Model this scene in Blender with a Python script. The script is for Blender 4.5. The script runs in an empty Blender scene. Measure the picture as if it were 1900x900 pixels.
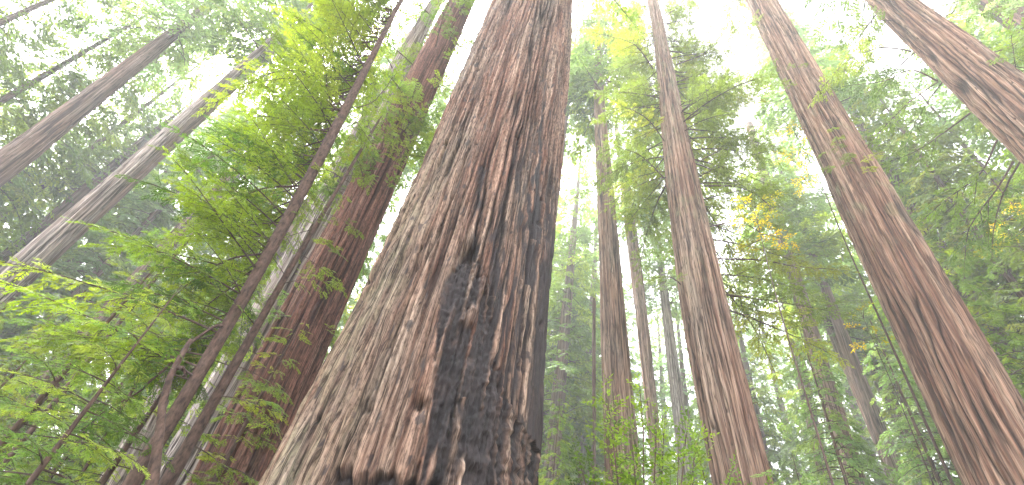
import bpy, math
import numpy as np
from mathutils import Matrix

# ---------------------------------------------------------------- camera, world, sun, exposure
scene = bpy.context.scene
COL = scene.collection
RAD = math.radians
FPX = 897.0                                   # focal length in pixels of a 1900 px wide frame
_dx, _dy = 1149 - 950, 450 + 486              # zenith vanishing point of the trunks
RHO, ZEN = math.atan2(_dx, _dy), math.atan2(math.hypot(_dx, _dy), FPX)
PITCH = math.pi / 2 - ZEN
EYE = np.array([0.0, 0.0, 1.6])
FWD = np.array([0, math.cos(PITCH), math.sin(PITCH)])
_r0 = np.array([1.0, 0, 0]); _u0 = np.array([0, -math.sin(PITCH), math.cos(PITCH)])
RGT = math.cos(RHO) * _r0 + math.sin(RHO) * _u0
UPV = math.cos(RHO) * _u0 - math.sin(RHO) * _r0

cd = bpy.data.cameras.new("camera"); cam = bpy.data.objects.new("camera", cd); COL.objects.link(cam)
cd.sensor_width = 36.0; cd.lens = FPX / 1900 * 36.0; cd.clip_end = 3000; cd.clip_start = 0.05
cam.matrix_world = Matrix([list(np.array([RGT[i], UPV[i], -FWD[i], EYE[i]])) for i in range(3)] + [[0, 0, 0, 1]])
scene.camera = cam

SUN_EL, SUN_AZ = 58.0, -48.0                  # azimuth clockwise from +Y
w = bpy.data.worlds.new("World"); scene.world = w; w.use_nodes = True
nt = w.node_tree; nt.nodes.clear()
sky = nt.nodes.new('ShaderNodeTexSky'); sky.sky_type = 'NISHITA'; sky.sun_disc = False
sky.sun_elevation = RAD(SUN_EL); sky.sun_rotation = RAD(SUN_AZ); sky.dust_density = 4.0; sky.air_density = 1.0
hsv = nt.nodes.new('ShaderNodeHueSaturation'); hsv.inputs['Saturation'].default_value = 0.12   # overcast: a white sky
bg = nt.nodes.new('ShaderNodeBackground'); bg.inputs['Strength'].default_value = 0.15
wo = nt.nodes.new('ShaderNodeOutputWorld')
nt.links.new(sky.outputs[0], hsv.inputs['Color']); nt.links.new(hsv.outputs[0], bg.inputs['Color']); nt.links.new(bg.outputs[0], wo.inputs['Surface'])

sd = bpy.data.lights.new("sun", 'SUN'); sd.energy = 1.4; sd.angle = RAD(14); sd.color = (1.0, 0.95, 0.88)
sun = bpy.data.objects.new("sun", sd); COL.objects.link(sun)
_d = np.array([math.sin(RAD(SUN_AZ)) * math.cos(RAD(SUN_EL)), math.cos(RAD(SUN_AZ)) * math.cos(RAD(SUN_EL)), math.sin(RAD(SUN_EL))])
from mathutils import Vector
sun.rotation_euler = Vector(_d).to_track_quat('Z', 'Y').to_euler(); sun.location = (-30, 30, 70)

vs = scene.view_settings
vs.view_transform = 'Standard'; vs.look = 'None'; vs.gamma = 1.0; vs.use_curve_mapping = False
vs.exposure = 3.55
cy = scene.cycles
cy.max_bounces = 10; cy.diffuse_bounces = 8; cy.glossy_bounces = 2; cy.transmission_bounces = 8; cy.volume_bounces = 2
cy.use_denoising = True; cy.sample_clamp_indirect = 8.0
HAZE = 0.0015

# ---------------------------------------------------------------- helpers
def ray(x, y):
    return FWD + (x - 950) / FPX * RGT - (y - 450) / FPX * UPV        # unit view depth
def pt(x, y, z):                                                       # point at view depth z
    return EYE + ray(x, y) * z
def proj(P):
    q = np.asarray(P) - EYE; z = q @ FWD
    return np.stack([950 + FPX * (q @ RGT) / z, 450 - FPX * (q @ UPV) / z], -1)
def depth(P): return float((np.asarray(P) - EYE) @ FWD)

def pn(u, v, pu, seed):
    "gradient noise, periodic in u with period pu"
    pu = int(pu); rs = np.random.RandomState(seed); a = rs.rand(pu, 256) * 2 * np.pi; gx, gy = np.cos(a), np.sin(a)
    iu = np.floor(u).astype(int); iv = np.floor(v).astype(int); fu = u - iu; fv = v - iv
    su = fu * fu * fu * (fu * (fu * 6 - 15) + 10); sv = fv * fv * fv * (fv * (fv * 6 - 15) + 10)
    def g(i, j, x, y):
        i = i % pu; j = j % 256
        return gx[i, j] * x + gy[i, j] * y
    n0 = g(iu, iv, fu, fv) * (1 - su) + g(iu + 1, iv, fu - 1, fv) * su
    n1 = g(iu, iv + 1, fu, fv - 1) * (1 - su) + g(iu + 1, iv + 1, fu - 1, fv - 1) * su
    return (n0 * (1 - sv) + n1 * sv) * 1.4
def sstep(a, b, x):
    t = np.clip((x - a) / (b - a), 0, 1); return t * t * (3 - 2 * t)

def raw_mesh(name, V, Q, mats, midx=None, attrs=(), smooth=True):
    "V (n,3), Q (m,4) quads"
    me = bpy.data.meshes.new(name); V = np.asarray(V, np.float32); Q = np.asarray(Q, np.int32)
    me.vertices.add(len(V)); me.vertices.foreach_set('co', V.ravel())
    me.loops.add(Q.size); me.loops.foreach_set('vertex_index', Q.ravel())
    me.polygons.add(len(Q)); me.polygons.foreach_set('loop_start', np.arange(0, Q.size, 4, dtype=np.int32))
    if midx is not None: me.polygons.foreach_set('material_index', np.asarray(midx, np.int32))
    me.polygons.foreach_set('use_smooth', np.full(len(Q), smooth))
    for m in mats: me.materials.append(m)
    for nm, kind, data in attrs:
        at = me.attributes.new(nm, kind, 'POINT')
        at.data.foreach_set('color' if kind == 'FLOAT_COLOR' else 'vector', np.asarray(data, np.float32).ravel())
    me.update(calc_edges=True)
    return me

def thing(name, loc, label, cat, group=None):
    o = bpy.data.objects.new(name, None); COL.objects.link(o); o.location = loc
    o.empty_display_size = 0.5; o['label'] = label; o['category'] = cat
    if group: o['group'] = group
    return o
def part(name, me, parent=None):
    o = bpy.data.objects.new(name, me); COL.objects.link(o)
    if parent: o.parent = parent
    return o

# ---------------------------------------------------------------- materials
def N(nt, t, **kw):
    n = nt.nodes.new(t)
    for k, v in kw.items(): setattr(n, k, v)
    return n
def ramp(nt, fac, stops):
    r = N(nt, 'ShaderNodeValToRGB'); e = r.color_ramp.elements
    while len(e) < len(stops): e.new(0.5)
    for i, (p, c) in enumerate(stops):
        e[i].position = p; e[i].color = (*c, 1) if len(c) == 3 else c
    nt.links.new(fac, r.inputs[0]); return r.outputs[0]
def mixc(nt, fac, a, b):
    m = N(nt, 'ShaderNodeMix', data_type='RGBA'); L = nt.links.new
    for s, v in ((m.inputs[0], fac), (m.inputs[6], a), (m.inputs[7], b)):
        if hasattr(v, 'links'): L(v, s)
        elif isinstance(v, (int, float)): s.default_value = v
        else: s.default_value = (*v, 1)
    return m.outputs[2]
def mathn(nt, op, a, b=None):
    m = N(nt, 'ShaderNodeMath', operation=op)
    for i, v in enumerate((a, b)):
        if v is None: continue
        if hasattr(v, 'links'): nt.links.new(v, m.inputs[i])
        else: m.inputs[i].default_value = v
    return m.outputs[0]
def noise(nt, vec, scale, detail=5, rough=0.6):
    mp = N(nt, 'ShaderNodeMapping'); mp.inputs['Scale'].default_value = scale
    nt.links.new(vec, mp.inputs['Vector'])
    n = N(nt, 'ShaderNodeTexNoise'); n.inputs['Scale'].default_value = 1.0; n.inputs['Detail'].default_value = detail
    n.inputs['Roughness'].default_value = rough; nt.links.new(mp.outputs[0], n.inputs['Vector'])
    return n.outputs[0]

def bark(name, dark, red, tan, pale, grey, greymix=(0.45, 0.7), scale=1.0, lichen=(0.20, 0.22, 0.12), bump=0.6):
    m = bpy.data.materials.new(name); m.use_nodes = True; nt = m.node_tree; nt.nodes.clear(); L = nt.links.new
    uv = N(nt, 'ShaderNodeAttribute', attribute_name='bk').outputs['Vector']
    mk = N(nt, 'ShaderNodeAttribute', attribute_name='mask').outputs['Color']
    sp = N(nt, 'ShaderNodeSeparateColor'); L(mk, sp.inputs[0]); fur, char, lic = sp.outputs
    s = scale
    n1 = noise(nt, uv, (13 * s, 0.22 * s, 1), 7, 0.62)
    n2 = noise(nt, uv, (50 * s, 0.9 * s, 1), 4, 0.7)
    n3 = noise(nt, uv, (1.6 * s, 0.35 * s, 1), 4, 0.6)
    n4 = noise(nt, uv, (6 * s, 2.2 * s, 1), 6, 0.7)
    c = ramp(nt, n1, [(0.30, dark), (0.43, red), (0.56, tan), (0.74, pale)])
    g = ramp(nt, n3, [(greymix[0], (0, 0, 0)), (greymix[1], (1, 1, 1))])
    gcol = ramp(nt, n1, [(0.32, [v * 0.3 for v in grey]), (0.5, [v * 0.8 for v in grey]), (0.7, [min(1, v * 1.35) for v in grey])])
    c = mixc(nt, mathn(nt, 'MULTIPLY', g, 0.75), c, gcol)
    c = mixc(nt, mathn(nt, 'MULTIPLY', fur, 0.9), c, [v * 0.55 for v in dark])
    ln = ramp(nt, n4, [(0.42, (0, 0, 0)), (0.62, (1, 1, 1))])
    c = mixc(nt, mathn(nt, 'MULTIPLY', lic, ln), c, lichen)
    if s > 0.55:                                                        # crumbly close bark
        n6 = noise(nt, uv, (42 * s, 11 * s, 1), 5, 0.65); mg = N(nt, 'ShaderNodeMix', data_type='RGBA', blend_type='MULTIPLY'); mg.inputs[0].default_value = 1.0
        L(c, mg.inputs[6]); L(ramp(nt, n6, [(0.36, (0.45, 0.42, 0.4)), (0.5, (1, 1, 1)), (0.68, (1.3, 1.28, 1.25))]), mg.inputs[7]); c = mg.outputs[2]
    fine = ramp(nt, n2, [(0.32, (0.5, 0.5, 0.5)), (0.68, (1.35, 1.35, 1.35))])
    mu = N(nt, 'ShaderNodeMix', data_type='RGBA', blend_type='MULTIPLY'); mu.inputs[0].default_value = 1.0
    L(c, mu.inputs[6]); L(fine, mu.inputs[7]); c = mu.outputs[2]
    n5 = noise(nt, uv, (22 * s, 0.75 * s, 1), 3, 0.55)                 # thin dark cracks along the grain
    ck = ramp(nt, n5, [(0.455, (1, 1, 1)), (0.485, (0.22, 0.19, 0.18)), (0.505, (0.22, 0.19, 0.18)), (0.535, (1, 1, 1))])
    mv = N(nt, 'ShaderNodeMix', data_type='RGBA', blend_type='MULTIPLY'); L(ramp(nt, n3, [(0.35, (0.45, 0.45, 0.45)), (0.6, (1, 1, 1))]), mv.inputs[0])
    L(c, mv.inputs[6]); L(ck, mv.inputs[7]); c = mv.outputs[2]
    cc = ramp(nt, n4, [(0.35, (0.006, 0.005, 0.006)), (0.58, (0.024, 0.018, 0.018)), (0.76, (0.085, 0.056, 0.045))])
    c = mixc(nt, char, c, cc)
    b = N(nt, 'ShaderNodeBsdfPrincipled'); L(c, b.inputs['Base Color'])
    rg = mathn(nt, 'SUBTRACT', 0.92, mathn(nt, 'MULTIPLY', char, 0.3)); L(rg, b.inputs['Roughness'])
    b.inputs['Specular IOR Level'].default_value = 0.25
    hsum = mathn(nt, 'ADD', mathn(nt, 'MULTIPLY', n1, 1.0), mathn(nt, 'ADD', mathn(nt, 'MULTIPLY', n6 if s > 0.55 else n2, 0.4), mathn(nt, 'MULTIPLY', n4, 0.25)))
    bp = N(nt, 'ShaderNodeBump'); bp.inputs['Strength'].default_value = bump; bp.inputs['Distance'].default_value = 0.085 / s
    L(hsum, bp.inputs['Height']); L(bp.outputs[0], b.inputs['Normal'])
    o = N(nt, 'ShaderNodeOutputMaterial'); L(b.outputs[0], o.inputs[0])
    return m

def leafmat(name, trans=0.5):
    m = bpy.data.materials.new(name); m.use_nodes = True; nt = m.node_tree; nt.nodes.clear(); L = nt.links.new
    a = N(nt, 'ShaderNodeAttribute', attribute_name='tint').outputs['Color']
    b = N(nt, 'ShaderNodeBsdfPrincipled'); L(a, b.inputs['Base Color']); b.inputs['Roughness'].default_value = 0.5
    b.inputs['Specular IOR Level'].default_value = 0.3
    t = N(nt, 'ShaderNodeBsdfTranslucent'); h = N(nt, 'ShaderNodeHueSaturation'); L(a, h.inputs['Color'])
    h.inputs['Hue'].default_value = 0.485; h.inputs['Saturation'].default_value = 1.05; h.inputs['Value'].default_value = 1.7
    L(h.outputs[0], t.inputs['Color'])
    x = N(nt, 'ShaderNodeMixShader'); x.inputs[0].default_value = trans; L(b.outputs[0], x.inputs[1]); L(t.outputs[0], x.inputs[2])
    o = N(nt, 'ShaderNodeOutputMaterial'); L(x.outputs[0], o.inputs[0])
    return m
def plain(name, c0, c1, sc=8.0, rough=0.9):
    m = bpy.data.materials.new(name); m.use_nodes = True; nt = m.node_tree; L = nt.links.new
    b = nt.nodes['Principled BSDF']; tc = N(nt, 'ShaderNodeTexCoord')
    n = noise(nt, tc.outputs['Object'], (sc, sc, sc * 0.4), 6, 0.65)
    L(ramp(nt, n, [(0.35, c0), (0.68, c1)]), b.inputs['Base Color']); b.inputs['Roughness'].default_value = rough
    bp = N(nt, 'ShaderNodeBump'); bp.inputs['Strength'].default_value = 0.5; L(n, bp.inputs['Height']); L(bp.outputs[0], b.inputs['Normal'])
    return m

M_GIANT = bark('bark_giant', (0.022, 0.012, 0.010), (0.135, 0.066, 0.045), (0.265, 0.168, 0.122), (0.42, 0.31, 0.24), (0.245, 0.205, 0.16), (0.42, 0.66), 0.68)
M_RED = bark('bark_red', (0.018, 0.008, 0.006), (0.12, 0.050, 0.036), (0.19, 0.092, 0.066), (0.31, 0.20, 0.15), (0.22, 0.16, 0.12), (0.60, 0.85), 0.6)
M_WARM = bark('bark_warm', (0.022, 0.011, 0.008), (0.15, 0.074, 0.047), (0.30, 0.19, 0.13), (0.46, 0.34, 0.25), (0.27, 0.22, 0.165), (0.5, 0.75), 0.38)
M_TAN = bark('bark_tan', (0.024, 0.013, 0.010), (0.15, 0.080, 0.054), (0.29, 0.19, 0.135), (0.44, 0.335, 0.26), (0.27, 0.22, 0.17), (0.45, 0.7), 0.48)
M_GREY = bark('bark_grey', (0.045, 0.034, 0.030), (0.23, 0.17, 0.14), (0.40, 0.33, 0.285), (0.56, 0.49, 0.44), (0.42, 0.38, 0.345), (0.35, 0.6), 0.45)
M_FAR = bark('bark_far', (0.035, 0.022, 0.018), (0.13, 0.075, 0.055), (0.23, 0.15, 0.115), (0.33, 0.25, 0.2), (0.22, 0.19, 0.16), (0.45, 0.7), 0.35)
M_WOOD = plain('twig_wood', (0.035, 0.024, 0.018), (0.10, 0.065, 0.045), 9)
M_STEM = plain('stem_bark', (0.026, 0.015, 0.011), (0.125, 0.075, 0.056), 16)
M_MOSS = plain('mossy_twig', (0.07, 0.075, 0.015), (0.24, 0.21, 0.05), 20)
M_LEAF = leafmat('conifer_needles', 0.5)
M_BROAD = leafmat('broad_leaves', 0.45)
M_GROUND = plain('forest_floor_litter', (0.03, 0.022, 0.014), (0.11, 0.075, 0.045), 1.5)

# ---------------------------------------------------------------- ground and haze
def ground():
    n = 81; xs = np.linspace(-420, 420, n); X, Y = np.meshgrid(xs, xs)
    Z = 0.25 * np.sin(X * 0.11 + 1) * np.cos(Y * 0.09) - 0.2
    V = np.stack([X, Y, Z], -1).reshape(-1, 3); i = np.arange((n - 1) * (n - 1)); a = i // (n - 1) * n + i % (n - 1)
    o = part('ground', raw_mesh('ground', V, np.stack([a, a + 1, a + n + 1, a + n], -1), [M_GROUND])); o['kind'] = 'structure'
ground()
def haze():
    x, z0, z1 = 430, -1.6, 98.0
    V = [(sx * x, sy * x, z) for z in (z0, z1) for sy in (-1, 1) for sx in (-1, 1)]
    Q = [(0, 2, 3, 1), (4, 5, 7, 6), (0, 1, 5, 4), (2, 6, 7, 3), (0, 4, 6, 2), (1, 3, 7, 5)]
    m = bpy.data.materials.new('haze_air'); m.use_nodes = True; nt = m.node_tree; nt.nodes.clear()
    v = N(nt, 'ShaderNodeVolumePrincipled'); v.inputs['Color'].default_value = (0.95, 0.97, 1.0, 1); v.inputs['Density'].default_value = HAZE
    v.inputs['Anisotropy'].default_value = 0.2
    o = N(nt, 'ShaderNodeOutputMaterial'); nt.links.new(v.outputs[0], o.inputs['Volume'])
    ob = part('haze', raw_mesh('haze', V, Q, [m], smooth=False)); ob['kind'] = 'stuff'; ob['label'] = 'pale even mist between the trees'
if HAZE: haze()

# ---------------------------------------------------------------- trunks
class Axis:
    "a trunk: heights h, axis points (x,y), radii r, seen from the eye at azimuth az"
    def __init__(s, spec, dia, H, deg=2, D=None):
        spec = sorted(spec, key=lambda t: -t[0])                       # lowest first
        y = np.array([t[0] for t in spec], float); xc = np.array([(t[1] + t[2]) / 2 for t in spec], float)
        wd = np.array([t[2] - t[1] for t in spec], float)
        sl = np.gradient(xc, y) if len(y) > 1 else np.array([0.0])
        wp = wd / np.sqrt(1 + sl * sl)
        def solve(D):
            d = ray(xc[0], y[0]); hd = d[:2] / np.linalg.norm(d[:2]); t = np.array([-hd[1], hd[0], 0])
            P, R = [], []
            for x_, y_, w_, s_ in zip(xc, y, wp, sl):
                q = ray(x_, y_); k = D / (q[:2] @ hd); p = EYE + q * k
                a = np.array([s_, 1.0]); a /= np.linalg.norm(a); pr = proj(np.array([p, p + 0.05 * t])); dp = (pr[1] - pr[0]) / 0.05
                P.append(p); R.append(w_ / 2 / abs(dp[0] * a[1] - dp[1] * a[0]))
            return np.array(P), np.array(R), hd
        if D is None:
            P, R, hd = solve(10.0); D = 10.0 * dia / 2 / R[0]
        P, R, hd = solve(D); h = P[:, 2]; s.D = D; s.hd = hd
        dg = min(deg, len(h) - 1)
        hh = np.linspace(h[0], h[-1], 40)
        if deg == 0: fx, fy, fr = (np.interp(hh, h, a) for a in (P[:, 0], P[:, 1], R))
        else:
            fx, fy, fr = (np.polyval(np.polyfit(h - h[0], a, dg), hh - h[0]) for a in (P[:, 0], P[:, 1], R))
        kx, ky, kr = (a[1] - a[0] for a in (fx, fy, fr)); dh = hh[1] - hh[0]
        low = np.linspace(0, hh[0], 12)[:-1]; t = hh[0] - low
        lx, ly = fx[0] - kx / dh * t * 0.5, fy[0] - ky / dh * t * 0.5; lr = fr[0] + max(0.0, -kr / dh) * t * 0.8 + fr[0] * 0.12 * (t / max(hh[0], .1)) ** 2
        hi = np.linspace(hh[-1], max(H, hh[-1] + .5), 30)[1:]; t = hi - hh[-1]; T = t[-1]
        nx, ny = (fx[-1] - fx[-4]) / (3 * dh), (fy[-1] - fy[-4]) / (3 * dh)
        ux, uy = fx[-1] + nx * t * 0.6, fy[-1] + ny * t * 0.6; ur = fr[-1] * (1 - t / T) ** 0.8 + 0.03 * (t / T)
        s.h = np.r_[low, hh, hi]; s.x = np.r_[lx, fx, ux]; s.y = np.r_[ly, fy, uy]; s.r = np.maximum(np.r_[lr, fr, ur], 0.01)
        s.H = s.h[-1]; s.base = np.array([s.x[0], s.y[0], 0.0]); s.top_seen = hh[-1]; s.low_seen = hh[0]
    def at(s, h): return np.stack([np.interp(h, s.h, s.x), np.interp(h, s.h, s.y), np.asarray(h, float)], -1)
    def rad(s, h): return np.interp(h, s.h, s.r)

def grid_quads(nv, nu):
    i = np.arange((nv - 1) * (nu - 1)); a = i // (nu - 1) * nu + i % (nu - 1)
    return np.stack([a, a + 1, a + nu + 1, a + nu], -1)

def trunk_mesh(ax, mat, nu, hs, fw=0.10, dep=0.03, seed=1, flute=0.04, fn=None, lich=None, pits=0, stretch=12.0):
    rng = np.random.RandomState(seed + 900)
    th = np.linspace(-np.pi, np.pi, nu + 1); TH, Hh = np.meshgrid(th, hs); R = ax.rad(Hh); Rr = float(ax.rad(ax.low_seen))
    pu = max(6, int(2 * np.pi * Rr / fw)); U0 = (TH + np.pi) / (2 * np.pi); c4 = max(3, pu // 5)
    U = U0 * pu + 0.55 * pn(U0 * c4, Hh / (fw * 20), c4, seed) + 0.22 * pn(U0 * pu, Hh / (fw * 5), pu, seed + 7)
    V = Hh / (fw * stretch)
    n1 = pn(U, V, pu, seed + 1); f1 = np.exp(-(n1 / 0.13) ** 2)
    n2 = pn(U * 2, V * 1.5, pu * 2, seed + 2); f2 = np.exp(-(n2 / 0.15) ** 2)
    n0 = pn(U0 * c4, V / 4, c4, seed + 3)
    fl = pn(U0 * 6, Hh / 14.0, 6, seed + 4)
    gate = sstep(-0.35, 0.35, pn(U0 * c4, Hh / (fw * 30) + 7, c4, seed + 5))      # furrows come and go
    d = R * flute * fl + dep * (0.9 * n0 + 0.5 * n1 - f1 * (0.35 + 0.65 * gate) - 0.45 * f2)
    d += dep * 0.22 * pn(U * 2, Hh / (fw * 2.2), pu * 2, seed + 6)                    # shaggy cross breaks
    fur = np.clip(f1 * (0.3 + 0.7 * gate) + 0.35 * f2, 0, 1); char = np.zeros_like(d); li = np.zeros_like(d)
    if lich is not None: li = lich(TH, Hh)
    for k in range(pits):
        t0, h0, rr = rng.uniform(-1.5, 1.5), rng.uniform(ax.low_seen, ax.top_seen), rng.uniform(0.03, 0.075)
        q = ((TH - t0) * R) ** 2 + ((Hh - h0) * 0.7) ** 2; m = np.exp(-q / rr ** 2 * 1.2)
        d -= m * rr * 1.3; fur = np.maximum(fur, m)
    if fn is not None: d, char, fur, li = fn(TH, Hh, R, d, fur, li, seed)
    hd = ax.hd; t = np.array([hd[1], -hd[0]])                              # to the right as seen from the eye
    rr = R + d; A = ax.at(Hh)
    X = A[..., 0] + rr * (-np.cos(TH) * hd[0] + np.sin(TH) * t[0]); Y = A[..., 1] + rr * (-np.cos(TH) * hd[1] + np.sin(TH) * t[1])
    P = np.stack([X - ax.base[0], Y - ax.base[1], Hh], -1).reshape(-1, 3)
    bk = np.stack([TH * Rr + seed * 3.1, Hh + 0 * TH, np.full_like(TH, seed * 1.7)], -1).reshape(-1, 3)
    mk = np.stack([fur, char, li, np.ones_like(fur)], -1).reshape(-1, 4)
    q = grid_quads(len(hs), nu + 1)
    return raw_mesh('trunk', P, q[:, ::1], [mat], attrs=[('bk', 'FLOAT_VECTOR', bk), ('mask', 'FLOAT_COLOR', mk)])

def heights(ax, n_seen, n_low=12, n_high=60, margin=1.5):
    lo, hi = max(0.4, ax.low_seen - margin), min(ax.H - 0.2, ax.top_seen + margin)
    return np.r_[np.linspace(-0.5, lo, n_low)[:-1], np.linspace(lo, hi, n_seen), np.linspace(hi, ax.H, n_high)[1:]]

# ---------------------------------------------------------------- foliage
def spray_templates(seed, n, pairs, llen, lwid, droop=0.25):
    rng = np.random.RandomState(seed); out = []
    for _ in range(n):
        V = []
        for i in range(pairs + 1):
            x = (i + 0.4) / (pairs + 0.6); env = llen * (0.55 + 0.45 * math.sin(math.pi * (0.25 + 0.65 * x)))
            for sd_ in ((-1, 1) if i < pairs else (0,)):
                if rng.rand() < 0.12: continue
                a = RAD(rng.uniform(38, 68)) * sd_; dr = np.array([math.cos(a), math.sin(a), -droop * rng.uniform(0, 1.4)]); dr /= np.linalg.norm(dr)
                L = env * rng.uniform(0.7, 1.2); w_ = lwid * rng.uniform(0.75, 1.25)
                side = np.cross([0, 0, 1.0], dr); side /= np.linalg.norm(side); side = side + np.array([0, 0, 1]) * rng.uniform(-0.6, 0.6); side /= np.linalg.norm(side)
                b = np.array([x, 0, -0.12 * x * x])
                V += [b, b + dr * L * 0.45 + side * w_, b + dr * L, b + dr * L * 0.5 - side * w_]
        out.append(np.array(V))
    return out
T_FINE = spray_templates(1, 10, 10, 0.38, 0.052)
T_MID = spray_templates(2, 8, 8, 0.42, 0.070)
T_FAR = spray_templates(3, 8, 7, 0.46, 0.085, 0.4)
def leaf_templates(seed, n):
    rng = np.random.RandomState(seed); out = []
    for _ in range(n):
        V = []
        for i in range(6):
            x = (i + 0.7) / 6; sd_ = 1 if i % 2 else -1; a = RAD(rng.uniform(30, 75)) * sd_ * (0.2 if i == 5 else 1)
            dr = np.array([math.cos(a), math.sin(a), rng.uniform(-0.7, 0.5)]); dr /= np.linalg.norm(dr)
            L = rng.uniform(0.28, 0.44); w_ = L * rng.uniform(0.20, 0.27)
            side = np.cross([0, 0, 1.0], dr); side = side / np.linalg.norm(side) + np.array([0, 0, 1]) * rng.uniform(-0.8, 0.8); side /= np.linalg.norm(side)
            b = np.array([x * 0.9, 0, 0.0]); V += [b, b + dr * L * 0.5 + side * w_, b + dr * L, b + dr * L * 0.5 - side * w_]
        out.append(np.array(V))
    return out
T_BROAD = leaf_templates(4, 8)

class Foliage:
    def __init__(s, tmpl, mat, pal, seed):
        s.t, s.mat, s.pal = tmpl, mat, pal; s.rng = np.random.RandomState(seed)
        s.O, s.X, s.S, s.C, s.tubes = [], [], [], [], []
    def colour(s):
        c = s.pal[s.rng.choice(len(s.pal), p=[p[1] for p in s.pal])][0]
        return np.array(c)
    def add(s, O, X, S, C):
        s.O.append(np.atleast_2d(O)); s.X.append(np.atleast_2d(X)); s.S.append(np.atleast_1d(S)); s.C.append(np.atleast_2d(C))
    def tube(s, P, r0, r1): s.tubes.append((np.asarray(P, float), r0, r1))
    def branch(s, P, r0, twig, spray, step, start=0.15, thick=True, dens=1.0, flat=0.35, col=None, wood=True, drop=0.35):
        "P (n,3) polyline of the limb; twigs to both sides in a flat plane, sprays along the twigs"
        rng = s.rng; P = np.asarray(P, float); seg = np.linalg.norm(np.diff(P, axis=0), axis=1); cl = np.r_[0, np.cumsum(seg)]; L = cl[-1]
        if wood: s.tube(P, r0, r0 * 0.2)
        base = s.colour() if col is None else np.array(col)
        base = base * rng.uniform(0.75, 1.25)
        u = start * L + rng.rand() * step; side = 1 if rng.rand() < .5 else -1
        while u < L:
            t = u / L; p = np.array([np.interp(u, cl, P[:, k]) for k in range(3)])
            q = np.array([np.interp(min(L, u + 0.1 * L), cl, P[:, k]) for k in range(3)]); q0 = np.array([np.interp(max(0, u - 0.1 * L), cl, P[:, k]) for k in range(3)])
            b = q - q0; b /= np.linalg.norm(b) + 1e-9; l = np.cross(b, [0, 0, 1.0]); l /= np.linalg.norm(l) + 1e-9
            a = RAD(rng.uniform(40, 70)); d = math.cos(a) * b + side * math.sin(a) * l + np.array([0, 0, rng.uniform(-drop, 0.12)]); d /= np.linalg.norm(d)
            tl = twig * (0.35 + 0.65 * min(1, (1 - t) * 1.6)) * rng.uniform(0.6, 1.2)
            if rng.rand() < dens: s.twig(p, d, tl, spray, base)
            side = -side; u += step * rng.uniform(0.6, 1.4)
        s.twig(P[-2], (P[-1] - P[-2]) / (np.linalg.norm(P[-1] - P[-2]) + 1e-9), twig * 0.6 + seg[-1], spray, base)
    def twig(s, p, d, tl, spray, base):
        rng = s.rng; n = max(1, int(round(tl / (spray * 0.42)))); k = (np.arange(n) + rng.rand(n) * 0.6) / n * tl
        sag = -0.09 * (k / tl) ** 2 * tl
        O = p + d * k[:, None] + np.array([0, 0, 1]) * sag[:, None]
        l = np.cross(d, [0, 0, 1.0]); l /= np.linalg.norm(l) + 1e-9
        sg = np.where(np.arange(n) % 2, 1, -1) * rng.uniform(0.35, 1.0, n); sg[-1] *= 0.2
        X = d + sg[:, None] * l + np.array([0, 0, 1]) * rng.uniform(-0.4, 0.1, n)[:, None]; X /= np.linalg.norm(X, axis=1)[:, None]
        s.add(O, X, spray * rng.uniform(0.7, 1.25, n) * (1 - 0.3 * k / tl), base * rng.uniform(0.85, 1.15, (n, 1)))
        s.tube(np.array([p, p + d * tl * 0.5 - [0, 0, 0.022 * tl], p + d * tl - [0, 0, 0.09 * tl]]), max(0.004, 0.011 * tl), 0.003)
    def build(s, base, name='crown', wood=None):
        rng = s.rng; O = np.concatenate(s.O) - base; X = np.concatenate(s.X); S = np.concatenate(s.S); C = np.concatenate(s.C)
        Z = np.array([0, 0, 1.0]) + rng.normal(0, 0.28, (len(O), 3)); Y = np.cross(Z, X); Y /= np.linalg.norm(Y, axis=1)[:, None] + 1e-9; Z = np.cross(X, Y)
        ti = rng.randint(0, len(s.t), len(O)); Vs, Cs = [], []
        for k, T in enumerate(s.t):
            i = np.where(ti == k)[0]
            if not len(i): continue
            B = np.stack([X[i], Y[i], Z[i]], 1)                          # rows: local axes
            v = O[i][:, None, :] + S[i][:, None, None] * np.einsum('vk,nkj->nvj', T, B)
            c = np.repeat(C[i], len(T) // 4, axis=0) * rng.uniform(0.72, 1.3, (len(i) * (len(T) // 4), 1))
            Vs.append(v.reshape(-1, 3)); Cs.append(np.repeat(c, 4, axis=0))
        V = np.concatenate(Vs); Cc = np.concatenate(Cs); nq = len(V) // 4; Q = np.arange(nq * 4).reshape(-1, 4); mi = np.zeros(nq, int)
        W, WQ, off = [], [], len(V)
        for P, r0, r1 in s.tubes:
            v, q = tube_geo(P - base, np.linspace(r0, r1, len(P)), 4 if r0 < 0.02 else 6); W.append(v); WQ.append(q + off); off += len(v)
        if W:
            W = np.concatenate(W); WQ = np.concatenate(WQ); V = np.concatenate([V, W]); Q = np.concatenate([Q, WQ]); mi = np.r_[mi, np.ones(len(WQ), int)]
            Cc = np.concatenate([Cc, np.full((len(W), 3), 0.05)])
        Cc = np.clip(np.c_[Cc, np.ones(len(Cc))], 0, 0.85)
        return raw_mesh(name, V, Q, [s.mat, wood or M_WOOD], mi, [('tint', 'FLOAT_COLOR', Cc)], smooth=False)

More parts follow.
